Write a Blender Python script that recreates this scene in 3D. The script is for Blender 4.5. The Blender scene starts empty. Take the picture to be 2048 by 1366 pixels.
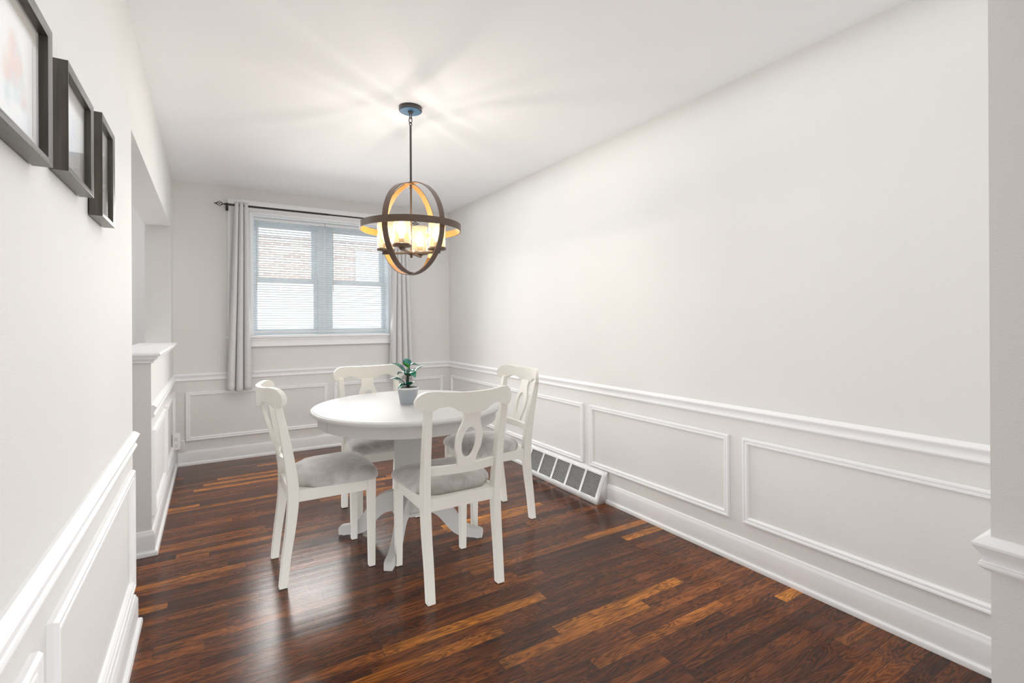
import bpy, math, random
from mathutils import Vector, Matrix
random.seed(7)
PI = math.pi
C = bpy.context.scene.collection
S = bpy.context.scene

# ------------------------------------------------------------------ camera
YAW, PITCH, ROLL = 0.549106, 0.000255, 0.005136
cam_d = bpy.data.cameras.new('camera')
cam = bpy.data.objects.new('camera', cam_d); C.objects.link(cam)
cam_d.sensor_width = 36.0
cam_d.lens = 986.05 / 2048 * 36.0
cam_d.shift_y = (643.1 - 683.0) / 2048
cam_d.clip_start = 0.02
cam.matrix_world = (Matrix.Translation((0, 0, 1.219)) @ Matrix.Rotation(-YAW, 4, 'Z')
                    @ Matrix.Rotation(PI/2 + PITCH, 4, 'X') @ Matrix.Rotation(-ROLL, 4, 'Z'))
S.camera = cam
S.view_settings.view_transform = 'Standard'
S.view_settings.look = 'None'
S.view_settings.gamma = 1.0
S.view_settings.exposure = 0.2
S.cycles.use_denoising = True
S.cycles.max_bounces = 14
S.cycles.diffuse_bounces = 12
S.cycles.transparent_max_bounces = 24
S.cycles.sample_clamp_indirect = 6.0

# ------------------------------------------------------------------ world, daylight and fill lights
W = bpy.data.worlds.new('overcast_sky'); S.world = W
W.use_nodes = True
bg = W.node_tree.nodes['Background']
bg.inputs[0].default_value = (0.93, 0.97, 1.0, 1)
bg.inputs[1].default_value = 2.6


def area(name, loc, target, sx, sy, power, col):
    l = bpy.data.lights.new(name, 'AREA'); l.shape = 'RECTANGLE'
    l.size = sx; l.size_y = sy; l.energy = power; l.color = col
    o = bpy.data.objects.new(name, l); C.objects.link(o)
    o.location = loc
    o.rotation_euler = (Vector(target) - Vector(loc)).to_track_quat('-Z', 'Y').to_euler()
    return o


# rear and kitchen: added area lights in place of unseen windows, none built
area('rear_fill', (3.1, -4.0, 1.45), (0.5, 2.5, 1.2), 1.8, 1.8, 92, (0.94, 0.975, 1.0))
area('kitchen_fill', (-1.75, 5.02, 1.50), (0.9, 2.2, 1.35), 1.5, 1.3, 55, (0.96, 0.98, 1.0))
area('dining_window_light', (0.965, 4.90, 1.66), (0.78, 0.6, 0.1), 1.22, 1.04, 16, (1.0, 0.98, 0.95)).data.spread = math.radians(125)
area('ceiling_fill', (1.15, 2.35, 2.425), (1.15, 2.35, 0), 2.0, 4.4, 16.5, (0.93, 0.97, 1.0))  # added fill just under the ceiling, no fixture there
area('floor_up_fill', (1.0, 2.55, 0.0015), (1.0, 2.55, 3), 1.9, 3.8, 16, (0.95, 0.975, 1.0))  # added upward fill at floor level, imitates bounced light

# ------------------------------------------------------------------ dimensions
XL, XR, D, H = -0.2685, 2.2805, 5.0758, 2.438
YN, YH, YJ = 2.487, 3.22, 4.812          # near wall end, half wall end, jamb
WT = 0.17
ZS = 2.000                                # underside of the header


# ------------------------------------------------------------------ materials
def new_mat(name):
    m = bpy.data.materials.new(name); m.use_nodes = True
    nt = m.node_tree
    return m, nt, nt.nodes['Principled BSDF']


def N(nt, typ, **kw):
    n = nt.nodes.new(typ)
    for k, v in kw.items():
        if k.startswith('i_'):
            key = k[2:]
            key = int(key) if key.isdigit() else key.replace('_', ' ')
            n.inputs[key].default_value = v
        else:
            setattr(n, k, v)
    return n


def lk(nt, a, b):
    nt.links.new(a, b)


def M(nt, op, a, b=None, c=None):
    n = nt.nodes.new('ShaderNodeMath'); n.operation = op
    for i, v in enumerate((a, b, c)):
        if v is None: continue
        if isinstance(v, (int, float)): n.inputs[i].default_value = v
        else: nt.links.new(v, n.inputs[i])
    return n.outputs[0]


def ramp(nt, fac, stops, interp='LINEAR'):
    r = nt.nodes.new('ShaderNodeValToRGB'); r.color_ramp.interpolation = interp
    el = r.color_ramp.elements
    while len(el) < len(stops): el.new(0.5)
    for e, (p, c) in zip(el, stops):
        e.position = p; e.color = (*c, 1) if len(c) == 3 else c
    nt.links.new(fac, r.inputs[0])
    return r.outputs[0]


def mixc(nt, fac, a, b, mode='MIX'):
    n = nt.nodes.new('ShaderNodeMix'); n.data_type = 'RGBA'; n.blend_type = mode
    for sock, v in ((n.inputs[0], fac), (n.inputs[6], a), (n.inputs[7], b)):
        if isinstance(v, (int, float)): sock.default_value = v
        elif isinstance(v, tuple): sock.default_value = (*v, 1) if len(v) == 3 else v
        else: nt.links.new(v, sock)
    return n.outputs[2]


def paint(name, col, rough=0.5, bump=0.0, scale=250, var=0.0, spec=0.5, vscale=3):
    m, nt, b = new_mat(name)
    b.inputs['Base Color'].default_value = (*col, 1)
    b.inputs['Roughness'].default_value = rough
    b.inputs['Specular IOR Level'].default_value = spec
    tc = N(nt, 'ShaderNodeTexCoord')
    if var:
        n = N(nt, 'ShaderNodeTexNoise', i_Scale=vscale, i_Detail=3.0)
        lk(nt, tc.outputs['Object'], n.inputs['Vector'])
        lo = tuple(c * (1 - var) for c in col); hi = tuple(min(1, c * (1 + var)) for c in col)
        lk(nt, mixc(nt, n.outputs['Fac'], lo, hi), b.inputs['Base Color'])
    if bump:
        n2 = N(nt, 'ShaderNodeTexNoise', i_Scale=scale, i_Detail=2.0)
        lk(nt, tc.outputs['Object'], n2.inputs['Vector'])
        bp = N(nt, 'ShaderNodeBump', i_Strength=bump, i_Distance=0.001)
        lk(nt, n2.outputs['Fac'], bp.inputs['Height'])
        lk(nt, bp.outputs[0], b.inputs['Normal'])
    return m


m_wall = paint('wall_paint_greige', (0.765, 0.758, 0.742), 0.72, 0.5, 220, 0.012, 0.22)
m_ceil = paint('ceiling_paint_white', (0.87, 0.88, 0.89), 0.8, 0.12, 120, 0, 0.3)
m_trim = paint('trim_paint_white', (0.90, 0.91, 0.92), 0.3)
m_cream = paint('cream_painted_wood', (0.76, 0.745, 0.69), 0.36, 0.0, 100, 0.02)
m_table = paint('ivory_painted_wood', (0.56, 0.557, 0.545), 0.5, 0.0, 100, 0.02, 0.18)
m_vent = paint('vent_white_enamel', (0.86, 0.87, 0.88), 0.3)
m_plate = paint('outlet_white_plastic', (0.84, 0.835, 0.82), 0.35)
m_black = paint('duct_shade_black', (0.02, 0.02, 0.021), 0.6)
m_slotd = paint('socket_slot_dark', (0.05, 0.05, 0.05), 0.5)
m_slat = paint('blind_slat_white', (0.80, 0.815, 0.825), 0.45)
m_vinyl = paint('window_vinyl_white', (0.78, 0.84, 0.87), 0.35)
m_soil = paint('dark_potting_soil', (0.02, 0.017, 0.013), 0.95, 1.0, 200)
m_mat = paint('picture_mat_beige', (0.40, 0.355, 0.315), 0.8)
m_iron = paint('black_iron', (0.018, 0.016, 0.015), 0.38)
m_bronze = paint('dark_bronze_metal', (0.045, 0.038, 0.036), 0.35)
m_hub = paint('aged_bronze_metal', (0.10, 0.072, 0.046), 0.4)
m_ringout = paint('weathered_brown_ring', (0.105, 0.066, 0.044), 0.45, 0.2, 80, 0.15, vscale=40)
m_ringin = paint('gilded_bulb_lit_ring_inside', (0.34, 0.145, 0.022), 0.4)  # gilt inner face, orange of the bulb light put into its colour
m_bluerefl = paint('painted_blue_reflection', (0.055, 0.16, 0.27), 0.35)  # bluish reflection under the canopy, painted as base colour
m_gasket = paint('cable_grey', (0.62, 0.61, 0.59), 0.5)
m_siding = paint('pale_siding', (0.82, 0.83, 0.84), 0.7)
m_ground = paint('pale_concrete', (0.24, 0.24, 0.23), 0.9)


def brick_mat():
    m, nt, b = new_mat('weathered_red_brick')
    tc = N(nt, 'ShaderNodeTexCoord')
    sp = N(nt, 'ShaderNodeSeparateXYZ'); lk(nt, tc.outputs['Object'], sp.inputs[0])
    cb = N(nt, 'ShaderNodeCombineXYZ'); lk(nt, sp.outputs[0], cb.inputs[0]); lk(nt, sp.outputs[2], cb.inputs[1])
    br = N(nt, 'ShaderNodeTexBrick')
    br.inputs['Color1'].default_value = (0.40, 0.32, 0.29, 1)
    br.inputs['Color2'].default_value = (0.58, 0.47, 0.42, 1)
    br.inputs['Mortar'].default_value = (0.75, 0.72, 0.68, 1)
    br.inputs['Scale'].default_value = 1.0
    br.inputs['Brick Width'].default_value = 0.15
    br.inputs['Row Height'].default_value = 0.05
    br.inputs['Mortar Size'].default_value = 0.009
    lk(nt, cb.outputs[0], br.inputs['Vector'])
    lk(nt, br.outputs['Color'], b.inputs['Base Color'])
    b.inputs['Roughness'].default_value = 0.85
    return m


m_brick = brick_mat()


def floor_mat(name, along='x'):
    m, nt, b = new_mat(name)
    tc = N(nt, 'ShaderNodeTexCoord')
    sp = N(nt, 'ShaderNodeSeparateXYZ'); lk(nt, tc.outputs['Object'], sp.inputs[0])
    u, v = (sp.outputs[0], sp.outputs[1]) if along == 'x' else (sp.outputs[1], sp.outputs[0])
    PW = 0.0572
    vr = M(nt, 'DIVIDE', v, PW)
    row = M(nt, 'FLOOR', vr); fv = M(nt, 'FRACT', vr)
    wn = N(nt, 'ShaderNodeTexWhiteNoise', noise_dimensions='1D'); lk(nt, row, wn.inputs['W'])
    ul = M(nt, 'ADD', M(nt, 'DIVIDE', u, 0.72), M(nt, 'MULTIPLY', wn.outputs['Value'], 9.7))
    idx = M(nt, 'FLOOR', ul); fu = M(nt, 'FRACT', ul)
    cv = N(nt, 'ShaderNodeCombineXYZ'); lk(nt, row, cv.inputs[0]); lk(nt, idx, cv.inputs[1])
    w2 = N(nt, 'ShaderNodeTexWhiteNoise', noise_dimensions='2D'); lk(nt, cv.outputs[0], w2.inputs['Vector'])
    rnd = w2.outputs['Value']
    # grain, shifted per board
    gx = M(nt, 'ADD', M(nt, 'MULTIPLY', u, 2.8), M(nt, 'MULTIPLY', rnd, 37.0))
    gv = N(nt, 'ShaderNodeCombineXYZ'); lk(nt, gx, gv.inputs[0]); lk(nt, M(nt, 'MULTIPLY', v, 22.0), gv.inputs[1])
    lk(nt, M(nt, 'MULTIPLY', rnd, 11.0), gv.inputs[2])
    g1 = N(nt, 'ShaderNodeTexNoise', i_Scale=1.0, i_Detail=2.5, i_Roughness=0.5, i_Distortion=0.5)
    lk(nt, gv.outputs[0], g1.inputs['Vector'])
    gv2 = N(nt, 'ShaderNodeCombineXYZ'); lk(nt, M(nt, 'MULTIPLY', gx, 4.0), gv2.inputs[0]); lk(nt, M(nt, 'MULTIPLY', v, 260.0), gv2.inputs[1])
    lk(nt, M(nt, 'MULTIPLY', rnd, 5.0), gv2.inputs[2])
    g2 = N(nt, 'ShaderNodeTexNoise', i_Scale=1.0, i_Detail=3.0); lk(nt, gv2.outputs[0], g2.inputs['Vector'])
    # cathedral figure
    ring = M(nt, 'FRACT', M(nt, 'MULTIPLY', g1.outputs['Fac'], 13.0))
    ring = M(nt, 'ABSOLUTE', M(nt, 'SUBTRACT', ring, 0.5))
    base = ramp(nt, rnd, [(0.0, (0.075, 0.021, 0.006)), (0.3, (0.120, 0.035, 0.009)), (0.6, (0.170, 0.052, 0.012)),
                          (0.88, (0.235, 0.076, 0.016)), (0.955, (0.33, 0.115, 0.020)), (1.0, (0.60, 0.235, 0.028))])
    big = N(nt, 'ShaderNodeTexNoise', i_Scale=1.1, i_Detail=3.0); lk(nt, tc.outputs['Object'], big.inputs['Vector'])
    figure = M(nt, 'ADD', M(nt, 'MULTIPLY', ring, 0.8), M(nt, 'ADD', M(nt, 'MULTIPLY', g2.outputs['Fac'], 0.6), M(nt, 'MULTIPLY', M(nt, 'SUBTRACT', g1.outputs['Fac'], 0.35), 0.9)))
    fig = ramp(nt, figure, [(0.25, (0.18, 0.14, 0.12)), (0.55, (0.75, 0.70, 0.66)), (0.95, (1.75, 1.7, 1.6))])
    col = mixc(nt, 1.0, base, fig, 'MULTIPLY')
    wear = ramp(nt, big.outputs['Fac'], [(0.35, (0.55, 0.50, 0.50)), (0.65, (1.15, 1.15, 1.15))])
    col = mixc(nt, 1.0, col, wear, 'MULTIPLY')
    # joints
    ev = M(nt, 'MINIMUM', fv, M(nt, 'SUBTRACT', 1.0, fv))
    eu = M(nt, 'MINIMUM', fu, M(nt, 'SUBTRACT', 1.0, fu))
    jv = M(nt, 'LESS_THAN', ev, 0.018); ju = M(nt, 'LESS_THAN', eu, 0.0012)
    j = M(nt, 'MAXIMUM', jv, ju)
    col = mixc(nt, M(nt, 'MULTIPLY', j, 0.8), col, (0.012, 0.007, 0.005))
    lk(nt, mixc(nt, 1.0, col, (0.86, 0.83, 0.80), 'MULTIPLY'), b.inputs['Base Color'])
    rr = N(nt, 'ShaderNodeTexNoise', i_Scale=7.0, i_Detail=4.0); lk(nt, tc.outputs['Object'], rr.inputs['Vector'])
    rg = M(nt, 'ADD', M(nt, 'MULTIPLY', rr.outputs['Fac'], 0.12), M(nt, 'ADD', 0.11, M(nt, 'MULTIPLY', g2.outputs['Fac'], 0.10)))
    lk(nt, rg, b.inputs['Roughness'])
    b.inputs['Specular IOR Level'].default_value = 0.33
    # bump: boards are slightly cupped, joints sunk, fine grain
    cup = M(nt, 'MULTIPLY', M(nt, 'MULTIPLY', ev, ev), -0.9)
    tilt = M(nt, 'MULTIPLY', M(nt, 'MULTIPLY', M(nt, 'SUBTRACT', rnd, 0.5), fv), 0.35)
    hgt = M(nt, 'ADD', M(nt, 'ADD', cup, tilt), M(nt, 'ADD', M(nt, 'MULTIPLY', g2.outputs['Fac'], 0.10), M(nt, 'MULTIPLY', j, -0.45)))
    sc = N(nt, 'ShaderNodeTexNoise', i_Scale=300.0, i_Detail=1.0); lk(nt, tc.outputs['Object'], sc.inputs['Vector'])
    hgt = M(nt, 'ADD', hgt, M(nt, 'MULTIPLY', sc.outputs['Fac'], 0.06))
    bp = N(nt, 'ShaderNodeBump', i_Strength=0.55, i_Distance=0.0012)
    lk(nt, hgt, bp.inputs['Height']); lk(nt, bp.outputs[0], b.inputs['Normal'])
    return m


m_floor = floor_mat('dark_oak_strip_floor')
m_floor2 = floor_mat('dark_oak_kitchen_floor', 'x')


def velvet_mat():
    m, nt, b = new_mat('grey_microsuede')
    tc = N(nt, 'ShaderNodeTexCoord')
    n = N(nt, 'ShaderNodeTexNoise', i_Scale=9.0, i_Detail=4.0, i_Roughness=0.6, i_Distortion=1.2)
    lk(nt, tc.outputs['Object'], n.inputs['Vector'])
    lk(nt, ramp(nt, n.outputs['Fac'], [(0.35, (0.40, 0.375, 0.36)), (0.7, (0.58, 0.56, 0.55))]), b.inputs['Base Color'])
    b.inputs['Roughness'].default_value = 0.8
    b.inputs['Sheen Weight'].default_value = 0.7
    b.inputs['Sheen Roughness'].default_value = 0.35
    n2 = N(nt, 'ShaderNodeTexNoise', i_Scale=400.0); lk(nt, tc.outputs['Object'], n2.inputs['Vector'])
    bp = N(nt, 'ShaderNodeBump', i_Strength=0.3, i_Distance=0.0006)
    lk(nt, n2.outputs['Fac'], bp.inputs['Height']); lk(nt, bp.outputs[0], b.inputs['Normal'])
    return m


m_velvet = velvet_mat()


def linen_mat():
    m, nt, b = new_mat('pale_grey_linen_weave')
    tc = N(nt, 'ShaderNodeTexCoord')
    sp = N(nt, 'ShaderNodeSeparateXYZ'); lk(nt, tc.outputs['UV'], sp.inputs[0])
    hs = M(nt, 'ABSOLUTE', M(nt, 'SINE', M(nt, 'MULTIPLY', sp.outputs[0], 520.0)))
    vs = M(nt, 'ABSOLUTE', M(nt, 'SINE', M(nt, 'MULTIPLY', sp.outputs[1], 520.0)))
    n = N(nt, 'ShaderNodeTexNoise', i_Scale=60.0, i_Detail=3.0); lk(nt, tc.outputs['UV'], n.inputs['Vector'])
    f = M(nt, 'MULTIPLY', M(nt, 'ADD', hs, vs), M(nt, 'MULTIPLY', n.outputs['Fac'], 0.9))
    lk(nt, ramp(nt, f, [(0.1, (0.66, 0.655, 0.65)), (0.9, (0.83, 0.83, 0.83))]), b.inputs['Base Color'])
    b.inputs['Roughness'].default_value = 0.85
    bp = N(nt, 'ShaderNodeBump', i_Strength=0.3, i_Distance=0.0006)
    lk(nt, f, bp.inputs['Height']); lk(nt, bp.outputs[0], b.inputs['Normal'])
    # cloth lets a little daylight through
    tr = N(nt, 'ShaderNodeBsdfTranslucent'); tr.inputs[0].default_value = (0.7, 0.7, 0.72, 1)
    mx = N(nt, 'ShaderNodeMixShader', i_0=0.12)
    lk(nt, b.outputs[0], mx.inputs[1]); lk(nt, tr.outputs[0], mx.inputs[2])
    lk(nt, mx.outputs[0], nt.nodes['Material Output'].inputs[0])
    return m


m_linen = linen_mat()


def thin_glass(name, tint=(1, 1, 1), seeded=False, haze=0.0, hazecol=(1, .8, .5)):
    m = bpy.data.materials.new(name); m.use_nodes = True
    nt = m.node_tree; nt.nodes.remove(nt.nodes['Principled BSDF'])
    out = nt.nodes['Material Output']
    t = N(nt, 'ShaderNodeBsdfTransparent'); t.inputs[0].default_value = (*tint, 1)
    g = N(nt, 'ShaderNodeBsdfGlossy', i_Roughness=0.04)
    geo = N(nt, 'ShaderNodeNewGeometry')
    fr = N(nt, 'ShaderNodeFresnel')
    lk(nt, M(nt, 'ADD', 1.45, M(nt, 'MULTIPLY', geo.outputs['Backfacing'], 1 / 1.45 - 1.45)), fr.inputs['IOR'])
    mx = N(nt, 'ShaderNodeMixShader')
    lk(nt, fr.outputs[0], mx.inputs[0]); lk(nt, t.outputs[0], mx.inputs[1]); lk(nt, g.outputs[0], mx.inputs[2])
    last = mx
    if seeded:
        tc = N(nt, 'ShaderNodeTexCoord')
        vo = N(nt, 'ShaderNodeTexVoronoi', i_Scale=130.0); lk(nt, tc.outputs['Object'], vo.inputs['Vector'])
        seeds = M(nt, 'LESS_THAN', vo.outputs['Distance'], 0.25)
        bp = N(nt, 'ShaderNodeBump', i_Strength=0.8, i_Distance=0.001)
        lk(nt, seeds, bp.inputs['Height']); lk(nt, bp.outputs[0], g.inputs['Normal'])
        tl = N(nt, 'ShaderNodeBsdfTranslucent'); tl.inputs[0].default_value = (*hazecol, 1)
        m2 = N(nt, 'ShaderNodeMixShader')
        lk(nt, M(nt, 'ADD', haze, M(nt, 'MULTIPLY', seeds, 0.12)), m2.inputs[0])
        lk(nt, mx.outputs[0], m2.inputs[1]); lk(nt, tl.outputs[0], m2.inputs[2]); last = m2
    lk(nt, last.outputs[0], out.inputs[0])
    return m


m_pane = thin_glass('window_glass')
m_seed = thin_glass('seeded_glass', (1.0, 0.98, 0.94), True, 0.035, (1.0, 0.70, 0.34))


def emit(name, col, s):
    m = bpy.data.materials.new(name); m.use_nodes = True
    nt = m.node_tree; nt.nodes.remove(nt.nodes['Principled BSDF'])
    e = N(nt, 'ShaderNodeEmission', i_Strength=s); e.inputs[0].default_value = (*col, 1)
    lk(nt, e.outputs[0], nt.nodes['Material Output'].inputs[0])
    return m


m_bulb = emit('glowing_bulb', (1.0, 0.70, 0.34), 5.0)
_nt = m_bulb.node_tree; _tr = N(_nt, 'ShaderNodeBsdfTransparent'); _mx = N(_nt, 'ShaderNodeMixShader', i_0=0.45)
_em = [n for n in _nt.nodes if n.type == 'EMISSION'][0]
lk(_nt, _tr.outputs[0], _mx.inputs[1]); lk(_nt, _em.outputs[0], _mx.inputs[2]); lk(_nt, _mx.outputs[0], _nt.nodes['Material Output'].inputs[0])
m_fil = emit('glowing_filament', (1.0, 0.80, 0.5), 60.0)


def pot_mat():
    m, nt, b = new_mat('blue_white_lattice_glaze')
    tc = N(nt, 'ShaderNodeTexCoord')
    sp = N(nt, 'ShaderNodeSeparateXYZ'); lk(nt, tc.outputs['Object'], sp.inputs[0])
    ang = M(nt, 'ARCTAN2', sp.outputs[1], sp.outputs[0])
    a = M(nt, 'MULTIPLY', ang, 12 / (2 * PI)); z = M(nt, 'MULTIPLY', sp.outputs[2], 38.0)
    fa = M(nt, 'ABSOLUTE', M(nt, 'SUBTRACT', M(nt, 'FRACT', a), 0.5))
    fz = M(nt, 'ABSOLUTE', M(nt, 'SUBTRACT', M(nt, 'FRACT', z), 0.5))
    d = M(nt, 'ADD', fa, fz)                       # diamond distance
    l1 = M(nt, 'LESS_THAN', M(nt, 'ABSOLUTE', M(nt, 'SUBTRACT', d, 0.5)), 0.075)
    l2 = M(nt, 'LESS_THAN', M(nt, 'ABSOLUTE', M(nt, 'SUBTRACT', d, 0.27)), 0.055)
    l3 = M(nt, 'LESS_THAN', d, 0.11)
    l4 = M(nt, 'LESS_THAN', M(nt, 'ABSOLUTE', M(nt, 'SUBTRACT', d, 0.80)), 0.06)
    dark = M(nt, 'MAXIMUM', M(nt, 'MAXIMUM', l1, l2), M(nt, 'MAXIMUM', l3, l4))
    inz = M(nt, 'MULTIPLY', M(nt, 'LESS_THAN', sp.outputs[2], 0.088), M(nt, 'GREATER_THAN', sp.outputs[2], 0.003))
    n = N(nt, 'ShaderNodeTexNoise', i_Scale=60.0); lk(nt, tc.outputs['Object'], n.inputs['Vector'])
    navy = ramp(nt, n.outputs['Fac'], [(0.3, (0.03, 0.05, 0.09)), (0.7, (0.12, 0.15, 0.20))])
    lk(nt, mixc(nt, M(nt, 'MULTIPLY', dark, inz), (0.80, 0.82, 0.84), navy), b.inputs['Base Color'])
    b.inputs['Roughness'].default_value = 0.2
    return m


m_pot = pot_mat()


def leaf_mat():
    m, nt, b = new_mat('glossy_teal_green_leaf')
    tc = N(nt, 'ShaderNodeTexCoord')
    sp = N(nt, 'ShaderNodeSeparateXYZ'); lk(nt, tc.outputs['UV'], sp.inputs[0])
    vein = M(nt, 'LESS_THAN', M(nt, 'ABSOLUTE', M(nt, 'SUBTRACT', sp.outputs[1], 0.5)), 0.025)
    n = N(nt, 'ShaderNodeTexNoise', i_Scale=30.0, i_Detail=2.0); lk(nt, tc.outputs['Object'], n.inputs['Vector'])
    c = ramp(nt, n.outputs['Fac'], [(0.35, (0.004, 0.09, 0.085)), (0.55, (0.012, 0.17, 0.11)), (0.75, (0.03, 0.24, 0.05))])
    lk(nt, mixc(nt, M(nt, 'MULTIPLY', vein, 0.7), c, (0.10, 0.30, 0.08)), b.inputs['Base Color'])
    b.inputs['Roughness'].default_value = 0.18
    b.inputs['Specular IOR Level'].default_value = 0.9
    b.inputs['Specular Tint'].default_value = (0.55, 0.95, 1.0, 1)
    return m


m_leaf = leaf_mat()
m_leaf2 = paint('bright_green_leaf', (0.10, 0.42, 0.03), 0.25)
m_stem = paint('dark_plant_stem', (0.05, 0.07, 0.035), 0.5)


def frame_mat():
    m, nt, b = new_mat('grey_brown_frame_wood')
    tc = N(nt, 'ShaderNodeTexCoord')
    mp = N(nt, 'ShaderNodeMapping'); mp.inputs['Scale'].default_value = (90, 90, 6)
    lk(nt, tc.outputs['Object'], mp.inputs[0])
    n = N(nt, 'ShaderNodeTexNoise', i_Scale=1.0, i_Detail=4.0); lk(nt, mp.outputs[0], n.inputs['Vector'])
    lk(nt, ramp(nt, n.outputs['Fac'], [(0.3, (0.052, 0.046, 0.038)), (0.7, (0.10, 0.088, 0.072))]), b.inputs['Base Color'])
    b.inputs['Roughness'].default_value = 0.28
    return m


m_frame = frame_mat()


def print_mat(name, seed, cols):
    """loose watercolour washes on white paper, blobs of colour in the middle of the sheet"""
    m, nt, b = new_mat(name)
    tc = N(nt, 'ShaderNodeTexCoord')
    sp = N(nt, 'ShaderNodeSeparateXYZ'); lk(nt, tc.outputs['UV'], sp.inputs[0])
    cx = M(nt, 'SUBTRACT', sp.outputs[0], 0.55); cy = M(nt, 'SUBTRACT', sp.outputs[1], 0.45)
    r = M(nt, 'SQRT', M(nt, 'ADD', M(nt, 'MULTIPLY', M(nt, 'MULTIPLY', cx, cx), 1.8), M(nt, 'MULTIPLY', cy, cy)))
    n = N(nt, 'ShaderNodeTexNoise', noise_dimensions='4D', i_Scale=3.5, i_Detail=4.0, i_W=seed)
    lk(nt, tc.outputs['UV'], n.inputs['Vector'])
    n2 = N(nt, 'ShaderNodeTexNoise', noise_dimensions='4D', i_Scale=2.6, i_Detail=2.0, i_W=seed + 5)
    lk(nt, tc.outputs['UV'], n2.inputs['Vector'])
    wash = ramp(nt, n2.outputs['Fac'], [(0.3, cols[0]), (0.45, cols[1]), (0.58, cols[2]), (0.7, cols[3])])
    k = M(nt, 'SUBTRACT', M(nt, 'ADD', 0.62, M(nt, 'MULTIPLY', M(nt, 'SUBTRACT', n.outputs['Fac'], 0.5), 1.2)), M(nt, 'MULTIPLY', r, 1.5))
    f = ramp(nt, k, [(0.0, (0, 0, 0)), (0.30, (1, 1, 1))])
    lk(nt, mixc(nt, f, (0.86, 0.87, 0.88), wash), b.inputs['Base Color'])
    b.inputs['Roughness'].default_value = 0.12
    return m


# ------------------------------------------------------------------ mesh helpers
class MB:
    def __init__(self):
        self.v = []; self.f = []; self.uv = {}

    def add(self, vs, fs):
        o = len(self.v)
        self.v += [tuple(p) for p in vs]
        self.f += [tuple(i + o for i in f) for f in fs]
        return self

    def box(self, x0, y0, z0, x1, y1, z1):
        return self.add([(x0, y0, z0), (x1, y0, z0), (x1, y1, z0), (x0, y1, z0),
                         (x0, y0, z1), (x1, y0, z1), (x1, y1, z1), (x0, y1, z1)],
                        [(0, 3, 2, 1), (4, 5, 6, 7), (0, 1, 5, 4), (1, 2, 6, 5), (2, 3, 7, 6), (3, 0, 4, 7)])

    def grid(self, rows, closed=False, flip=False):
        n = len(rows[0]); vs = [p for r in rows for p in r]; fs = []
        for i in range(len(rows) - 1):
            for j in range(n if closed else n - 1):
                k = (j + 1) % n
                q = (i * n + j, i * n + k, (i + 1) * n + k, (i + 1) * n + j)
                fs.append(q[::-1] if flip else q)
        return self.add(vs, fs)

    def loops(self, rows, cap0=True, cap1=True):
        """closed loops stacked into a solid"""
        n = len(rows[0]); o = len(self.v)
        self.grid(rows, closed=True)
        if cap0: self.f.append(tuple(o + j for j in range(n))[::-1])
        if cap1: self.f.append(tuple(o + (len(rows) - 1) * n + j for j in range(n)))
        return self

    def lathe(self, prof, seg=48, c=(0, 0, 0), sx=1, sy=1, rot=0, a0=0, a1=2 * PI, caps=False):
        full = abs(a1 - a0 - 2 * PI) < 1e-6
        rows = []
        for r, z in prof:
            row = []
            for k in range(seg if full else seg + 1):
                a = a0 + (a1 - a0) * k / seg
                x, y = r * math.cos(a) * sx, r * math.sin(a) * sy
                row.append((c[0] + x * math.cos(rot) - y * math.sin(rot), c[1] + x * math.sin(rot) + y * math.cos(rot), c[2] + z))
            rows.append(row)
        o = len(self.v)
        self.grid(rows, closed=full)
        if caps and not full:
            n = seg + 1
            self.f.append(tuple(o + i * n for i in range(len(prof))))
            self.f.append(tuple(o + i * n + n - 1 for i in range(len(prof)))[::-1])
        return self

    def tube(self, pts, r, seg=10, closed=False, caps=True):
        pts = [Vector(p) for p in pts]
        n = len(pts); rows = []
        rr = r if isinstance(r, (list, tuple)) else [r] * n
        up = None
        for i, p in enumerate(pts):
            if closed: t = (pts[(i + 1) % n] - pts[i - 1]).normalized()
            else: t = (pts[min(i + 1, n - 1)] - pts[max(i - 1, 0)]).normalized()
            if up is None:
                up = Vector((0, 0, 1)) if abs(t.z) < 0.9 else Vector((1, 0, 0))
            up = (up - t * up.dot(t)).normalized()
            b = t.cross(up)
            rows.append([p + (up * math.cos(a) + b * math.sin(a)) * rr[i] for a in [2 * PI * k / seg for k in range(seg)]])
        if closed:
            rows.append(rows[0]); self.grid(rows, closed=True)
        else:
            self.loops(rows, caps, caps)
        return self

    def build(self, name, mat, parent=None, loc=None, bevel=0, seg=2, smooth=30, merge=True, loc_origin=None):
        me = bpy.data.meshes.new(name)
        vs = self.v
        if loc_origin is not None:
            lo = Vector(loc_origin); vs = [tuple(Vector(p) - lo) for p in vs]
        me.from_pydata(vs, [], self.f); me.update()
        import bmesh
        bm = bmesh.new(); bm.from_mesh(me)
        if merge: bmesh.ops.remove_doubles(bm, verts=bm.verts, dist=1e-5)
        bmesh.ops.recalc_face_normals(bm, faces=bm.faces)
        bm.to_mesh(me); bm.free()
        for mm in (mat if isinstance(mat, (list, tuple)) else [mat]): me.materials.append(mm)
        for p in me.polygons: p.use_smooth = True
        me.set_sharp_from_angle(angle=math.radians(smooth))
        o = bpy.data.objects.new(name, me); C.objects.link(o)
        if parent: o.parent = parent
        if loc_origin is not None: o.location = loc_origin
        if loc is not None: o.location = loc
        if bevel:
            md = o.modifiers.new('bevel', 'BEVEL'); md.width = bevel; md.segments = seg
            md.limit_method = 'ANGLE'; md.angle_limit = math.radians(35)
            try: md.harden_normals = False
            except Exception: pass
        return o


def empty(name, label, cat, loc=(0, 0, 0), rz=0, group=None):
    o = bpy.data.objects.new(name, None); C.objects.link(o)
    o.empty_display_size = 0.1
    o.location = loc; o.rotation_euler = (0, 0, rz)
    tag(o, label, cat, group)
    return o


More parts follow.
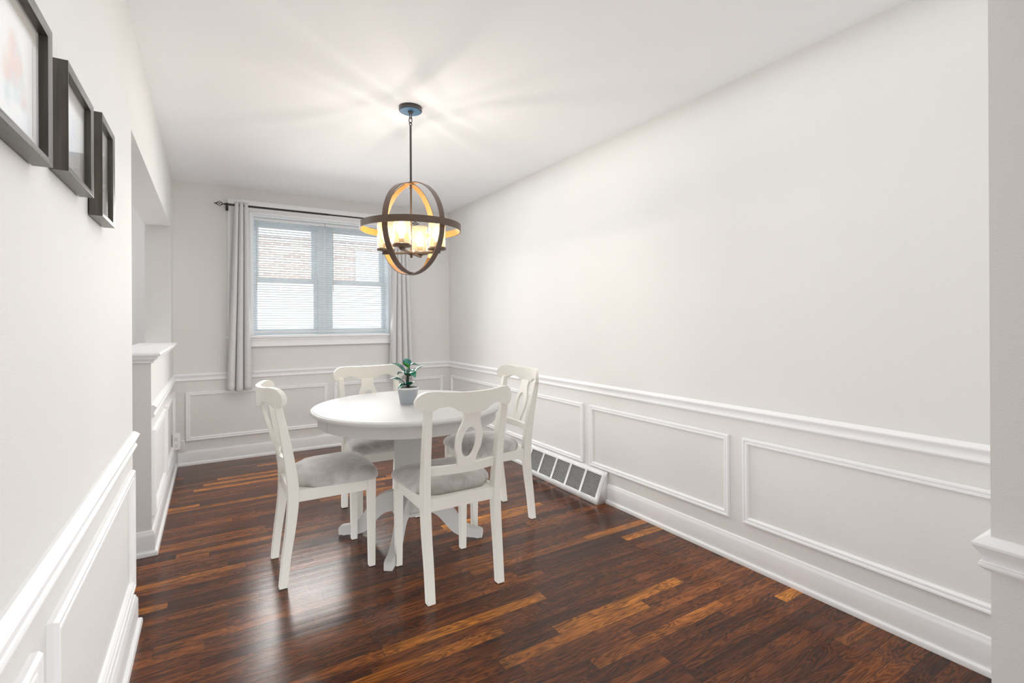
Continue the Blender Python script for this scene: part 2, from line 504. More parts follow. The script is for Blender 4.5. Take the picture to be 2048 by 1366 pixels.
def tag(o, label, cat, group=None):
    o['label'] = label; o['category'] = cat
    if group: o['group'] = group
    return o


def struct(o, label=None):
    o['kind'] = 'structure'
    if label: o['label'] = label
    return o


def rail(path, prof, side=1, closed=False):
    """moulding: profile (out, z) swept along a floor-plan polyline with mitred corners"""
    mb = MB(); n = len(path); P = [Vector(p) for p in path]; loops = []
    for i in range(n):
        d0 = (P[i] - P[i - 1]).normalized() if (i > 0 or closed) else None
        d1 = (P[(i + 1) % n] - P[i]).normalized() if (i < n - 1 or closed) else None
        if d0 is None: d0 = d1
        if d1 is None: d1 = d0
        n0 = Vector((-d0.y, d0.x)) * side; n1 = Vector((-d1.y, d1.x)) * side
        m = (n0 + n1); m = m / (1 + n0.dot(n1))
        loops.append([(P[i].x + m.x * a, P[i].y + m.y * a, z) for a, z in prof])
    mb.loops(loops)
    return mb


def panel_frame(org, U, Nn, u0, u1, z0, z1, prof):
    """picture-frame moulding on a wall: profile (inward, out)"""
    mb = MB(); org = Vector(org); U = Vector(U); Nn = Vector(Nn); rows = []
    for b, a in prof:
        c = [(u0 + b, z0 + b), (u1 - b, z0 + b), (u1 - b, z1 - b), (u0 + b, z1 - b)]
        rows.append([tuple(org + U * u + Vector((0, 0, z)) + Nn * a) for u, z in c])
    mb.grid(rows + [rows[0]], closed=True)
    return mb


# ------------------------------------------------------------------ room shell
def wallbox(name, *b):
    return struct(MB().box(*b).build(name, m_wall))


fl = struct(MB().box(XL - WT + 0.128, -4.7, -0.05, 4.2, D + 0.12, 0).build('floor', m_floor))
struct(MB().box(-3.2, -4.7, -0.05, XL - WT + 0.126, D + 0.12, 0).build('floor', m_floor2))
struct(MB().box(-3.3, -4.8, H, 4.3, D + 0.3, H + 0.1).build('ceiling', m_ceil))
# left wall: one mesh with the opening, header, jamb and the half wall
mb = MB()
mb.box(XL - WT, -4.7, 0, XL, YN, H)
mb.box(XL - WT, YN, ZS, XL, YJ, H)
mb.box(XL - WT, YJ, 0, XL, D, H)
struct(mb.build('wall_left', m_wall, merge=False))
struct(MB().box(XL - WT, YH, 0, XL, YJ, 1.035).build('wall_left_half_height', m_wall))
# right wall
wallbox('wall_right', XR, 0.341, 0, XR + 0.15, D, H)
# partition with the cased opening the picture is taken through
mb = MB(); mb.box(1.323, 0.17, 0, XR + 0.15, 0.341, H)
mb.box(XL, 0.17, 2.0, 1.323, 0.341, H)
struct(mb.build('wall_front', m_wall, merge=False))
# rooms behind and beside
wallbox('wall_rear', -3.3, -4.85, 0, 4.3, -4.7, H)
wallbox('wall_rear_right', 4.15, -4.7, 0, 4.3, 0.17, H)
wallbox('wall_rear_front', XR + 0.15, 0.17, 0, 4.3, 0.341, H)
wallbox('wall_kitchen_left', -3.3, -4.7, 0, -3.2, D, H)

# back wall with the window hole
WX0, WX1, WZ0, WZ1 = 0.325, 1.610, 1.093, 2.212
mb = MB()
mb.box(-3.3, D, 0, WX0, D + 0.22, H)
mb.box(WX1, D, 0, XR + 0.15, D + 0.22, H)
mb.box(WX0, D, 0, WX1, D + 0.22, WZ0)
mb.box(WX0, D, WZ1, WX1, D + 0.22, H)
struct(mb.build('wall_back', m_wall, merge=False))

# ------------------------------------------------------------------ mouldings
ZR = 0.787
RAIL = [(0, ZR), (0.006, ZR), (0.020, ZR - .009), (0.0235, ZR - .013), (0.0235, ZR - .018), (0.020, ZR - .024), (0.014, ZR - .033),
        (0.0110, ZR - .042), (0.0105, ZR - .048), (0.0125, ZR - .0505), (0.0145, ZR - .0515), (0.0140, ZR - .0535), (0.0155, ZR - .0555),
        (0.0155, ZR - .0600), (0.0100, ZR - .0645), (0.0070, ZR - .068), (0, ZR - .070)]
BASE = [(0, 0.128), (0.004, 0.128), (0.008, 0.124), (0.009, 0.117), (0.013, 0.110), (0.0145, 0.102), (0.0145, 0.0225),
        (0.020, 0.0225), (0.0255, 0.018), (0.028, 0.010), (0.028, 0.0), (0, 0.0)]
PAN = [(0, 0), (0, 0.008), (0.003, 0.0135), (0.009, 0.0135), (0.012, 0.0095), (0.016, 0.0085), (0.0175, 0.0115), (0.022, 0.0115),
       (0.027, 0.006), (0.0285, 0.0)]

tn = [0]


def trim(o):
    tn[0] += 1; o.name = 'trim_%d' % tn[0]
    return struct(o)


PAN = [(b * 1.16, a * 1.12) for b, a in PAN]
# chair rails: half wall + back wall + right wall in one run, then the others
trim(rail([(XL, YH + 0.002), (XL, D), (XR, D), (XR, 0.345)], RAIL, -1).build('trim', m_trim, smooth=25))
trim(rail([(XR - 0.02, 0.341), (1.323, 0.341), (1.323, 0.17)], RAIL, -1).build('trim', m_trim, smooth=25))
trim(rail([(XL, -1.6), (XL, YN - 0.001)], RAIL, -1).build('trim', m_trim, smooth=25))


def base(name, path):
    struct(rail(path, BASE, -1).build(name, m_trim, smooth=25))


base('baseboard_left', [(XL, -1.6), (XL, YN), (XL - WT, YN)])
base('baseboard_half_wall', [(XL - WT, YH), (XL, YH), (XL, D)])
base('baseboard_back', [(XL + 0.0285, D), (XR, D)])
base('baseboard_right', [(XR, D), (XR, 3.405)])
base('baseboard_right_near', [(XR, 2.497), (XR, 0.341)])
base('baseboard_front', [(XR - 0.03, 0.341), (1.323, 0.341), (1.323, 0.17), (1.6, 0.17)])

ZP0, ZP1 = 0.208, 0.632
for u0, u1 in ((0.43, 1.508), (1.583, 2.676), (2.747, 3.845), (3.915, 5.012)):
    trim(panel_frame((XR, 0, 0), (0, 1, 0), (-1, 0, 0), u0, u1, ZP0, ZP1, PAN).build('trim', m_trim, smooth=25))
for u0, u1 in ((-0.185, 0.978), (1.038, 2.200)):
    trim(panel_frame((0, D, 0), (1, 0, 0), (0, -1, 0), u0, u1, ZP0 - 0.003, ZP1 - 0.006, PAN).build('trim', m_trim, smooth=25))
PANL = [(b * 1.25, a * 1.15) for b, a in PAN]
for u0, u1 in ((-0.2, 1.168), (1.262, 2.418), (3.262, 4.035), (4.135, 4.995)):
    trim(panel_frame((XL, 0, 0), (0, 1, 0), (1, 0, 0), u0, u1, 0.19, 0.648, PANL).build('trim', m_trim, smooth=25))

# cap of the half wall
cap_prof = [(-0.06, 1.066), (0.036, 1.066), (0.042, 1.062), (0.044, 1.055), (0.041, 1.048), (0.034, 1.045), (0.028, 1.043),
            (0.024, 1.036), (0.0225, 1.030), (0.016, 1.026), (0.0125, 1.020), (0.0125, 1.012), (0, 1.008), (0, 1.034), (-0.06, 1.034)]
mb = MB()
mb.box(XL - WT - 0.03, YH - 0.03, 1.034, XL + 0.03, YJ - 0.0005, 1.0655)
mb2 = rail([(XL - WT, YJ), (XL - WT, YH), (XL, YH), (XL, YJ + 0.02)], cap_prof, -1)
mb.add(mb2.v, mb2.f)
trim(mb.build('trim', m_trim, smooth=25, merge=False))

# ------------------------------------------------------------------ window
CW = 0.155
mb = MB()
CAS = [(0, 0), (0, 0.016), (0.006, 0.020), (0.016, 0.018), (0.022, 0.015), (CW - 0.03, 0.015), (CW - 0.022, 0.019), (CW - 0.004, 0.019), (CW, 0.012), (CW, 0)]
cx0, cx1, cz1 = WX0 - 0.19, WX1 + 0.19, 2.330
org = Vector((0, D, 0)); rows = []
for b, a in CAS:
    bs = b * 0.19 / CW; bt = b * (cz1 - WZ1) / CW
    c = [(cx0 + bs, 1.11), (cx0 + bs, cz1 - bt), (cx1 - bs, cz1 - bt), (cx1 - bs, 1.11)]
    rows.append([(x, D - a, z) for x, z in c])
mb.grid(rows)
mb.build('x', m_trim, smooth=25)
bpy.data.objects['x'].name = 'window_casing'
cas = bpy.data.objects['window_casing']
win = bpy.data.objects.new('window_1', None); C.objects.link(win); struct(win, 'double sash window with white casing in the back wall')
cas.parent = win
mb = MB()
mb.box(cx0 - 0.01, D - 0.045, 1.082, cx1 + 0.01, D + 0.001, 1.106)
mb.box(WX0, D, 1.082, WX1, D + 0.13, 1.106)
mb.build('window_sill', m_trim, win, bevel=0.005)
mb = MB().box(cx0 + 0.005, D - 0.018, 1.002, cx1 - 0.005, D, 1.082)
mb.box(cx0 + 0.002, D - 0.026, 1.060, cx1 - 0.002, D, 1.082)
mb.box(cx0 + 0.002, D - 0.023, 1.002, cx1 - 0.002, D, 1.014)
mb.build('window_apron', m_trim, win, bevel=0.003, merge=False)
# jamb lining, mullion and sashes
YF = D + 0.13
mb = MB()
mb.box(WX0 - 0.001, D - 0.001, 1.1065, WX0 + 0.018, D + 0.20, WZ1 - 0.0185); mb.box(WX1 - 0.018, D - 0.001, 1.1065, WX1 + 0.001, D + 0.20, WZ1 - 0.0185)
mb.box(WX0 - 0.001, D - 0.001, WZ1 - 0.018, WX1 + 0.001, D + 0.20, WZ1 + 0.001)
XM = 0.5 * (WX0 + WX1)
mb.box(XM - 0.055, YF - 0.03, 1.106, XM + 0.055, YF + 0.06, WZ1 - 0.018)
mb.build('window_frame', m_vinyl, win, bevel=0.002, merge=False)
for s, (a, b) in enumerate(((WX0 + 0.018, XM - 0.055), (XM + 0.055, WX1 - 0.018))):
    zm = 1.625
    # upper sash sits behind the lower one
    for (z0, z1, y, fr, bot, top) in ((zm - 0.02, WZ1 - 0.018, YF + 0.032, 0.052, 0.035, 0.065), (1.106, zm + 0.022, YF, 0.036, 0.055, 0.040)):
        mb = MB()
        mb.box(a, y, z0, a + fr, y + 0.03, z1); mb.box(b - fr, y, z0, b, y + 0.03, z1)
        mb.box(a + fr, y, z0, b - fr, y + 0.03, z0 + bot); mb.box(a + fr, y, z1 - top, b - fr, y + 0.03, z1)
        sash = mb.build('sash', m_vinyl, win, bevel=0.002, merge=False)
        MB().box(a + fr - 0.004, y + 0.012, z0 + bot - 0.004, b - fr + 0.004, y + 0.016, z1 - top + 0.004).build('pane', m_pane, sash)

# ------------------------------------------------------------------ blinds
def blind(x0, x1, label, wand_x):
    y = D + 0.045
    r = empty('venetian_blind', label, 'blind', (0.5 * (x0 + x1), y, 1.106), 0, 'venetian blinds in the back window')
    ox, oy, oz = r.location
    h = MB().box(x0 - ox, -0.018, WZ1 - 0.047 - oz, x1 - ox, 0.018, WZ1 - 0.019 - oz).build('head_rail', m_slat, r, bevel=0.002)
    h['label'] = 'flat white head rail'
    zt, zb = WZ1 - 0.060 - oz, 1.152 - oz
    n = 46; mb = MB(); w = 0.0125; th = math.radians(14)
    for i in range(n):
        z = zt + (zb - zt) * i / (n - 1) + random.uniform(-.0007, .0007)
        t = th + random.uniform(-.03, .03); rows = []
        for k in range(5):
            q = -1 + 2 * k / 4
            yy = q * w * math.cos(t); zz = z - q * w * math.sin(t) + 0.0016 * (1 - q * q)
            rows.append([(x0 + 0.003 - ox, yy, zz), (x1 - 0.003 - ox, yy, zz)])
        mb.grid(rows)
    mb.build('slats', m_slat, r, merge=False)
    MB().box(x0 + 0.002 - ox, -0.012, 1.128 - oz, x1 - 0.002 - ox, 0.012, 1.140 - oz).build('bottom_rail', m_slat, r, bevel=0.002)
    mb = MB()
    for f in (0.12, 0.5, 0.88):
        xx = x0 + (x1 - x0) * f - ox
        mb.box(xx - 0.0008, -0.0145, 1.13 - oz, xx + 0.0008, -0.0135, WZ1 - 0.05 - oz)
    mb.build('ladder_cord', m_slat, r, merge=False)
    mb = MB().tube([(wand_x - ox, -0.026, WZ1 - 0.045 - oz), (wand_x - ox + 0.002, -0.030, 1.52 - oz)], 0.0035, 6)
    mb.build('tilt_wand', m_gasket, r)
    return r


blind(WX0 + 0.0185, XM - 0.003, 'white slatted venetian blind in left half of window, next to the longer visible curtain', 0.365)
blind(XM + 0.003, WX1 - 0.0185, 'white slatted venetian blind in right half of window, partly behind the lamp', 1.04)

# ------------------------------------------------------------------ curtain rod
YC = D - 0.085; ZC = 2.262
rod = empty('curtain_rod', 'black metal curtain rod with twisted cage finial above the window', 'curtain rod', (0.10, YC, ZC))
rx = rod.location.x
MB().tube([(0.13 - rx, 0, 0), (0.98 - rx, 0, 0)], 0.0095, 14).tube([(0.96 - rx, 0, 0), (1.80 - rx, 0, 0)], 0.0075, 14).build('pole', m_iron, rod)
for sx, xe in ((-1, 0.13), (1, 1.80)):
    mb = MB()
    X = lambda t: xe - rx + sx * t
    mb.tube([(X(-0.006), 0, 0), (X(0.006), 0, 0)], 0.014, 14)
    mb.tube([(X(0.004), 0, 0), (X(0.018), 0, 0), (X(0.024), 0, 0)], [0.010, 0.008, 0.005], 12)
    mb.tube([(X(0.02), 0, 0), (X(0.034), 0, 0)], 0.0045, 8)
    for k in range(4):
        pts = []
        for i in range(15):
            t = i / 14; rr = 0.0185 * math.sin(PI * t) ** 0.8 + 0.002; a = 2 * PI * k / 4 + t * PI * 1.1
            pts.append((X(0.034 + 0.048 * t), rr * math.cos(a), rr * math.sin(a)))
        mb.tube(pts, 0.0024, 6)
    mb.tube([(X(0.080), 0, 0), (X(0.084), 0, 0), (X(0.098), 0, 0)], [0.003, 0.0055, 0.0052], 10)
    mb.build('finial', m_iron, rod, merge=False)
    mb = MB().box(X(0) - 0.006, -0.006, -0.028, X(0) + 0.006, 0.006, -0.006)
    mb.box(X(0) - 0.005, -0.004, -0.014, X(0) + 0.005, D - YC - 0.02, -0.006)
    mb.box(X(0) - 0.010, D - YC - 0.026, -0.045, X(0) + 0.010, D - YC - 0.0195, 0.025)
    mb.build('bracket', m_iron, rod, merge=False)


# ------------------------------------------------------------------ curtains
def curtain(xt0, xt1, xb0, xb1, label, ph, nf=3.4):
    me_rows = []; uvs = []
    nu, nv = 120, 44; ztop, zbot = ZC + 0.028, 0.622
    for j in range(nv + 1):
        t = j / nv; z = ztop + (zbot - ztop) * t
        a = xt0 + (xb0 - xt0) * t ** 1.1; b = xt1 + (xb1 - xt1) * t ** 1.1
        row = []
        for i in range(nu + 1):
            s = i / nu
            amp = 0.020 + 0.022 * t
            w = math.sin(2 * PI * (nf * s) + ph)
            w = math.copysign(abs(w) ** 0.75, w)
            wx = 0.35 * (b - a) / nf * math.cos(2 * PI * nf * s + ph) * 0.55
            x = a + (b - a) * s + wx
            y = YC + w * amp + 0.006 * math.sin(5 * s + 7 * t + ph) * t
            y = min(y, D - 0.03)
            if z > 0.68 and z < 0.80: y = min(y, D - 0.034)
            row.append((x, y, z + 0.006 * t * math.sin(9 * s + ph)))
        me_rows.append(row)
    mb = MB().grid(me_rows)
    o = mb.build('curtain', m_linen, merge=False, smooth=60, loc_origin=(0.5 * (xb0 + xb1), YC, zbot))
    uv = o.data.uv_layers.new(name='UVMap')
    for lp in o.data.loops:
        k = lp.vertex_index; i, j = k % (nu + 1), k // (nu + 1)
        uv.data[lp.index].uv = (i / nu * 0.8, j / nv * 1.7)
    md = o.modifiers.new('solid', 'SOLIDIFY'); md.thickness = 0.0022; md.offset = 0
    return tag(o, label, 'curtain', 'curtains beside the back window')


curtain(0.178, 0.302, 0.108, 0.330, 'pale grey woven curtain panel gathered at the left side of window', 0.3)
curtain(1.632, 1.755, 1.585, 1.812, 'pale grey woven curtain panel at right side of window, behind the hanging lamp', 2.4)

# ------------------------------------------------------------------ neighbour house outside
nb = empty('neighbouring_house', 'red brick house wall with pale siding seen through the blinds', 'house', (0.5, 9.0, -0.6))
MB().box(-6.0, 0, 0, 8.0, 0.3, 2.56).build('lower_siding', m_siding, nb)
MB().box(0.175, -0.02, 2.56, 8.0, 0.3, 3.25).build('brick_wall', m_brick, nb)
MB().box(-6.0, 0, 2.56, 0.175, 0.3, 3.25).build('white_panel', m_siding, nb)
MB().box(-6.0, -0.06, 3.25, 8.0, 0.4, 3.75).build('eave_board', m_siding, nb)
mb = MB().box(1.72, -0.05, 2.56, 2.9, -0.02, 3.10); o = mb.build('window', m_vinyl, nb)
MB().box(1.78, -0.06, 2.62, 2.84, -0.05, 3.04).build('pane', m_siding, o)
struct(MB().box(-8, D + 0.22, -0.7, 10, 14, -0.6).build('floor_outside', m_ground))


# ------------------------------------------------------------------ dining chairs
def bar(pts, wx, seg=1):
    """rectangular bar through (x, y, z, half_width_x, half_depth_y)"""
    rows = []
    for x, y, z, hx, hy in pts:
        rows.append([(x - hx, y - hy, z), (x + hx, y - hy, z), (x + hx, y + hy, z), (x - hx, y + hy, z)])
    return MB().loops(rows)


def catmull(pts, n=6):
    out = []
    for i in range(len(pts) - 1):
        p0 = pts[max(i - 1, 0)]; p1 = pts[i]; p2 = pts[i + 1]; p3 = pts[min(i + 2, len(pts) - 1)]
        for k in range(n):
            t = k / n
            out.append(tuple(0.5 * ((2 * b) + (-a + c) * t + (2 * a - 5 * b + 4 * c - d) * t * t + (-a + 3 * b - 3 * c + d) * t ** 3)
                             for a, b, c, d in zip(p0, p1, p2, p3)))
    out.append(tuple(pts[-1]))
    return out


def interp(tab, x):
    """smooth curve through a table of (x, value)"""
    n = len(tab)
    def slope(i):
        if i == 0: return 0.0
        if i == n - 1: return (tab[-1][1] - tab[-2][1]) / (tab[-1][0] - tab[-2][0])
        d0 = (tab[i][1] - tab[i - 1][1]) / (tab[i][0] - tab[i - 1][0]); d1 = (tab[i + 1][1] - tab[i][1]) / (tab[i + 1][0] - tab[i][0])
        return 0.0 if d0 * d1 <= 0 else 2 * d0 * d1 / (d0 + d1)
    for i in range(n - 1):
        a, va = tab[i]; b, vb = tab[i + 1]
        if x <= b:
            h = b - a; t = max(0, min(1, (x - a) / h))
            return ((2 * t ** 3 - 3 * t * t + 1) * va + (t ** 3 - 2 * t * t + t) * h * slope(i)
                    + (-2 * t ** 3 + 3 * t * t) * vb + (t ** 3 - t * t) * h * slope(i + 1))
    return tab[-1][1]


def make_chair(label, loc, rz):
    r = empty('dining_chair', label, 'chair', loc, rz, 'cream dining chairs around the round table')
    # rear legs running up into the back posts
    for s in (-1, 1):
        pts = [(s * .172, .018, 0, .0185, .018), (s * .173, .033, .14, .0185, .0195), (s * .175, .052, .28, .019, .022),
               (s * .176, .062, .40, .019, .0245), (s * .178, .059, .48, .0185, .025), (s * .181, .043, .60, .018, .022),
               (s * .184, .022, .72, .0175, .0195), (s * .1865, .006, .80, .017, .017), (s * .188, -.003, .85, .017, .015)]
        bar(catmull(pts, 5), 0).build('leg', m_cream, r, bevel=0.004)
    for s in (-1, 1):
        pts = [(s * .1775, .424, 0, .0155, .0155), (s * .1775, .423, .40, .0200, .0200), (s * .1775, .423, .442, .0200, .0200)]
        bar(pts, 0).build('leg', m_cream, r, bevel=0.003)
    # seat frame
    mb = MB()
    mb.box(-.159, .412, .385, .159, .436, .440)
    mb.box(-.160, .044, .385, .160, .066, .440)
    mb.box(-.160, .060, .422, .160, .416, .4385)
    for s in (-1, 1):
        mb.loops([[(s * .163, .066, .385), (s * .187, .066, .385), (s * .187, .066, .440), (s * .163, .066, .440)],
                  [(s * .166, .405, .385), (s * .190, .405, .385), (s * .190, .405, .440), (s * .166, .405, .440)]])
    mb.build('seat_frame', m_cream, r, bevel=0.002, merge=False)
    # cushion
    def outline(sc, z, p):
        row = []
        for k in range(64):
            a = 2 * PI * k / 64; c, sn = math.cos(a), math.sin(a)
            u = math.copysign(abs(c) ** (2 / p), c); v = math.copysign(abs(sn) ** (2 / p), sn)
            half = .205 + .020 * v
            if v < -0.66: half -= 0.034 * min(1, (-v - 0.66) / 0.12)
            row.append((u * sc * half, .273 + v * sc * .193, z + 0.0030 * math.cos(u * 2) * 0))
        return row
    rows = [outline(.86, .438, 7), outline(.965, .4395, 7), outline(.993, .448, 7), outline(1.0, .459, 6.5), outline(.988, .472, 6),
            outline(.945, .486, 5.4), outline(.86, .497, 4.5), outline(.72, .506, 4), outline(.5, .512, 3.5), outline(.25, .515, 3), outline(.04, .516, 2)]
    MB().loops(rows).build('seat_cushion', m_velvet, r, smooth=80)

    # bowed crest rail
    HW = .2395
    top = [(0, .917), (.06, .9175), (.12, .920), (.165, .923), (.195, .9205), (.215, .912), (.2305, .898), (.237, .884), (HW, .876)]
    bot = [(0, .824), (.03, .824), (.055, .829), (.085, .847), (.115, .857), (.145, .854), (.172, .841), (.193, .833), (.212, .834), (.227, .843), (.237, .860), (HW, .873)]
    yc = lambda x: -.066 + .088 * (abs(x) / HW) ** 2
    rows = []; nx = 56
    for i in range(nx + 1):
        x = -HW * math.cos(PI * i / nx); a = abs(x)
        zt, zb = interp(top, a), interp(bot, a)
        y = yc(x); lean = .028
        rowz = [zb, zb + (zt - zb) * .33, zb + (zt - zb) * .67, zt]
        row = [(x, y - .011 - lean * (z - .87), z) for z in rowz] + [(x, y + .011 - lean * (z - .87), z) for z in rowz[::-1]]
        rows.append(row)
    MB().loops(rows).build('top_rail', m_cream, r, bevel=0.003, smooth=40)

    # pierced fiddle splat
    hw = [(.560, .041), (.585, .042), (.625, .050), (.665, .0625), (.700, .0640), (.735, .059), (.775, .045), (.800, .0395), (.835, .041)]
    zc, za, xa = .684, .073, .036
    ys = lambda z: .026 + (-.055 - .026) * ((z - .56) / (.835 - .56)) ** 1.0
    zs = sorted(set([round(.560 + .275 * i / 40, 5) for i in range(41)] + [round(zc + za * math.sin(PI * (i / 16 - .5)), 5) for i in range(17)]))
    mb = MB()
    def inner(z):
        t = (z - zc) / za
        return xa * math.sqrt(max(0, 1 - t * t)) if abs(t) < 1 else 0.0
    th = .008
    for s in (-1, 1):
        for z0, z1 in zip(zs, zs[1:]):
            i0, i1, o0, o1 = inner(z0), inner(z1), interp(hw, z0), interp(hw, z1)
            for dy, fl_ in ((-th, 0), (th, 1)):
                q = [(s * i0, ys(z0) + dy, z0), (s * o0, ys(z0) + dy, z0), (s * o1, ys(z1) + dy, z1), (s * i1, ys(z1) + dy, z1)]
                mb.add(q, [(0, 1, 2, 3)])
            for w0, w1 in ((o0, o1), (i0, i1)):
                if w0 == 0 and w1 == 0: continue
                mb.add([(s * w0, ys(z0) - th, z0), (s * w0, ys(z0) + th, z0), (s * w1, ys(z1) + th, z1), (s * w1, ys(z1) - th, z1)], [(0, 1, 2, 3)])
    for z in (zs[0], zs[-1]):
        o0 = interp(hw, z)
        mb.add([(-o0, ys(z) - th, z), (0, ys(z) - th, z), (o0, ys(z) - th, z), (o0, ys(z) + th, z), (0, ys(z) + th, z), (-o0, ys(z) + th, z)], [(0, 1, 2, 3, 4, 5)])
    mb.build('back_splat', m_cream, r, smooth=35)
    # lower cross rail, bowed
    rows = []
    for i in range(17):
        x = -.163 + .326 * i / 16; y = .052 - .028 * (1 - (x / .163) ** 2)
        rows.append([(x, y - .010, .543), (x, y + .010, .543), (x, y + .008, .583), (x, y - .012, .583)])
    MB().loops(rows).build('cross_rail', m_cream, r, bevel=0.002)
    return r


chairs = make_chair('cream pierced-splat chair nearest the camera, its back turned to the camera', (0.979, 1.988, 0), 0)


def copy_tree(o, parent=None):
    c = o.copy(); C.objects.link(c)
    if parent is not None: c.parent = parent
    for ch in list(o.children): copy_tree(ch, c)
    return c


for label, loc, rz in (
        ('cream pierced-splat chair at the left of the round table, facing right', (0.262, 2.662, 0), -PI / 2),
        ('cream pierced-splat chair at the right of the round table, beside floor vent', (1.718, 2.722, 0), PI / 2),
        ('cream pierced-splat chair behind the round table, with its back below the window', (0.922, 3.375, 0), PI)):
    c = copy_tree(chairs); c.location = loc; c.rotation_euler = (0, 0, rz); c['label'] = label

# ------------------------------------------------------------------ round table
TX, TY = 0.9690, 2.705
tb = empty('pedestal_dining_table', 'round ivory painted dining table on a pedestal with four curved feet', 'table', (TX, TY, 0))
A1, A2, TR = 0.560, 0.528, math.radians(67)
prof = [(0.0001, 0.757), (1 - .019 / .545, 0.757), (1 - .0165 / .545, .7565), (1 - .0150 / .545, .7540), (1 - .0125 / .545, .7550), (1 - .007 / .545, .7545), (1 - .002 / .545, .7505),
        (1, .745), (1 - .002 / .545, .7395), (1 - .007 / .545, .735), (1 - .014 / .545, .733), (1 - .05 / .545, .731), (0.0001, .731)]
MB().lathe(prof, 144, sx=A1, sy=A2, rot=TR).build('tabletop', m_table, tb, smooth=28)
# apron in two curved segments that meet at a seam
SA = math.radians(195)
for k in range(2):
    a0 = SA - TR + k * PI + 0.004; a1 = a0 + PI - 0.008
    f0, f1 = 1 - .040 / .545, 1 - .064 / .545
    MB().lathe([(f0, .672), (f0, .731), (f1, .731), (f1, .672), (f0, .672)], 60, sx=A1, sy=A2, rot=TR, a0=a0, a1=a1, caps=True).build('apron', m_table, tb, bevel=0.001)
MB().lathe([(0.0001, .731), (.16, .731), (.16, .700), (.092, .694), (.088, .680), (.088, .215), (.094, .205), (.094, .165), (.098, .160), (.098, .150), (.093, .142), (0.0001, .142)], 56).build('pedestal', m_table, tb, smooth=35)
# ogee feet
up = [(.070, .262), (.120, .258), (.175, .236), (.225, .190), (.265, .135), (.305, .088), (.350, .063), (.392, .056), (.410, .048), (.414, .034), (.412, .012)]
lo = [(.070, .150), (.105, .147), (.140, .138), (.170, .118), (.200, .085), (.230, .052), (.265, .026), (.305, .012), (.350, .008), (.390, .006), (.412, .007)]
up = catmull(up, 3); lo = catmull(lo, 3)
for k in range(4):
    a = math.radians(-35 + 90 * k); ca, sa = math.cos(a), math.sin(a)
    mb = MB(); rows = []
    for (ru, zu), (rl, zl) in zip(up, lo):
        rows.append([(ca * rl - sa * w, sa * rl + ca * w, zl) for w in (-.021, .021)] + [(ca * ru - sa * w, sa * ru + ca * w, zu) for w in (.021, -.021)])
    mb.loops(rows)
    leg = mb.build('leg', m_table, tb, bevel=0.004, smooth=40)
    MB().lathe([(0.0001, .0085), (.014, .0085), (.016, .006), (.015, 0), (.0001, 0)], 20, c=(ca * .385, sa * .385, 0)).build('glide', m_plate, leg)

# ------------------------------------------------------------------ potted plant
PX, PY, PZ = 0.945, 2.668, 0.7572
pl = empty('potted_plant', 'small artificial plant with teal green leaves in a patterned pot on table', 'plant', (PX, PY, PZ))
MB().lathe([(.0001, 0), (.0405, 0), (.0425, .002), (.0535, .060), (.0575, .088), (.0595, .092), (.0600, .096), (.0590, .0985), (.0565, .0985), (.0550, .094), (.0530, .080), (.0001, .080)], 56).build('pot', m_pot, pl, smooth=35)
MB().lathe([(.0001, .0985), (.030, .0975), (.0550, .0960), (.0540, .088), (.0001, .088)], 32).build('soil', m_soil, pl)


def leaf(base, tip, width, curl, mat=None, stem_from=(0, 0, .085)):
    width *= 1.45
    b = Vector(base); t = Vector(tip); ax = t - b; L = ax.length; ax.normalize()
    side = ax.cross(Vector((0, 0, 1)))
    if side.length < .1: side = Vector((1, 0, 0))
    side.normalize(); nrm = side.cross(ax).normalized()
    rows = []; nu, nv = 12, 6
    for i in range(nu + 1):
        s = i / nu
        w = width * (math.sin(PI * min(1, s * 1.02) ** 0.62) ** 0.9 if 0 < s < 1 else 0.0) + 0.0004
        row = []
        for j in range(nv + 1):
            q = -1 + 2 * j / nv
            back = -0.12 * L * max(0, 1 - s * 4) * abs(q)
            p = b + ax * (s * L + back) + side * (q * w) + nrm * (curl * L * math.sin(PI * s) * 0.6 + 0.30 * w * abs(q) + 0.05 * w * math.sin(9 * s + 3 * q)) - Vector((0, 0, 1)) * (0.18 * L * s * s)
            row.append(tuple(p))
        rows.append(row)
    mb = MB().grid(rows)
    o = mb.build('leaf', mat or m_leaf, pl, merge=False, smooth=70)
    uv = o.data.uv_layers.new(name='UVMap')
    for lp in o.data.loops:
        k = lp.vertex_index; uv.data[lp.index].uv = ((k // (nv + 1)) / nu, (k % (nv + 1)) / nv)
    md = o.modifiers.new('solid', 'SOLIDIFY'); md.thickness = 0.0008
    sf = Vector(stem_from); mid = (sf + b) * 0.5 + Vector((0, 0, .008))
    MB().tube(catmull([tuple(sf), tuple(mid), tuple(b)], 4), 0.0013, 6).build('leaf_stem', m_stem, o)
    return o


# positions given as (right, away, up) seen from the opening of the room
RV = Vector((math.cos(YAW), -math.sin(YAW), 0)); FV = Vector((math.sin(YAW), math.cos(YAW), 0))
P3 = lambda r, f, z: tuple(RV * r + FV * f + Vector((0, 0, z)))
leaf(P3(-.020, -.012, .118), P3(-.098, -.030, .165), .024, .10, stem_from=P3(-.006, 0, .086))
leaf(P3(-.025, .02, .182), P3(-.115, .035, .252), .018, .10, stem_from=P3(-.004, .006, .086))
leaf(P3(.002, .012, .200), P3(-.030, .000, .248), .020, .05, m_leaf2, stem_from=P3(0, .006, .086))
leaf(P3(.006, .018, .215), P3(.060, .030, .225), .019, .12, stem_from=P3(.002, .008, .086))
leaf(P3(-.004, -.01, .172), P3(-.068, .030, .175), .022, .16, stem_from=P3(-.002, 0, .086))
leaf(P3(.004, -.01, .176), P3(.052, -.045, .165), .023, .14, stem_from=P3(.004, -.002, .086))
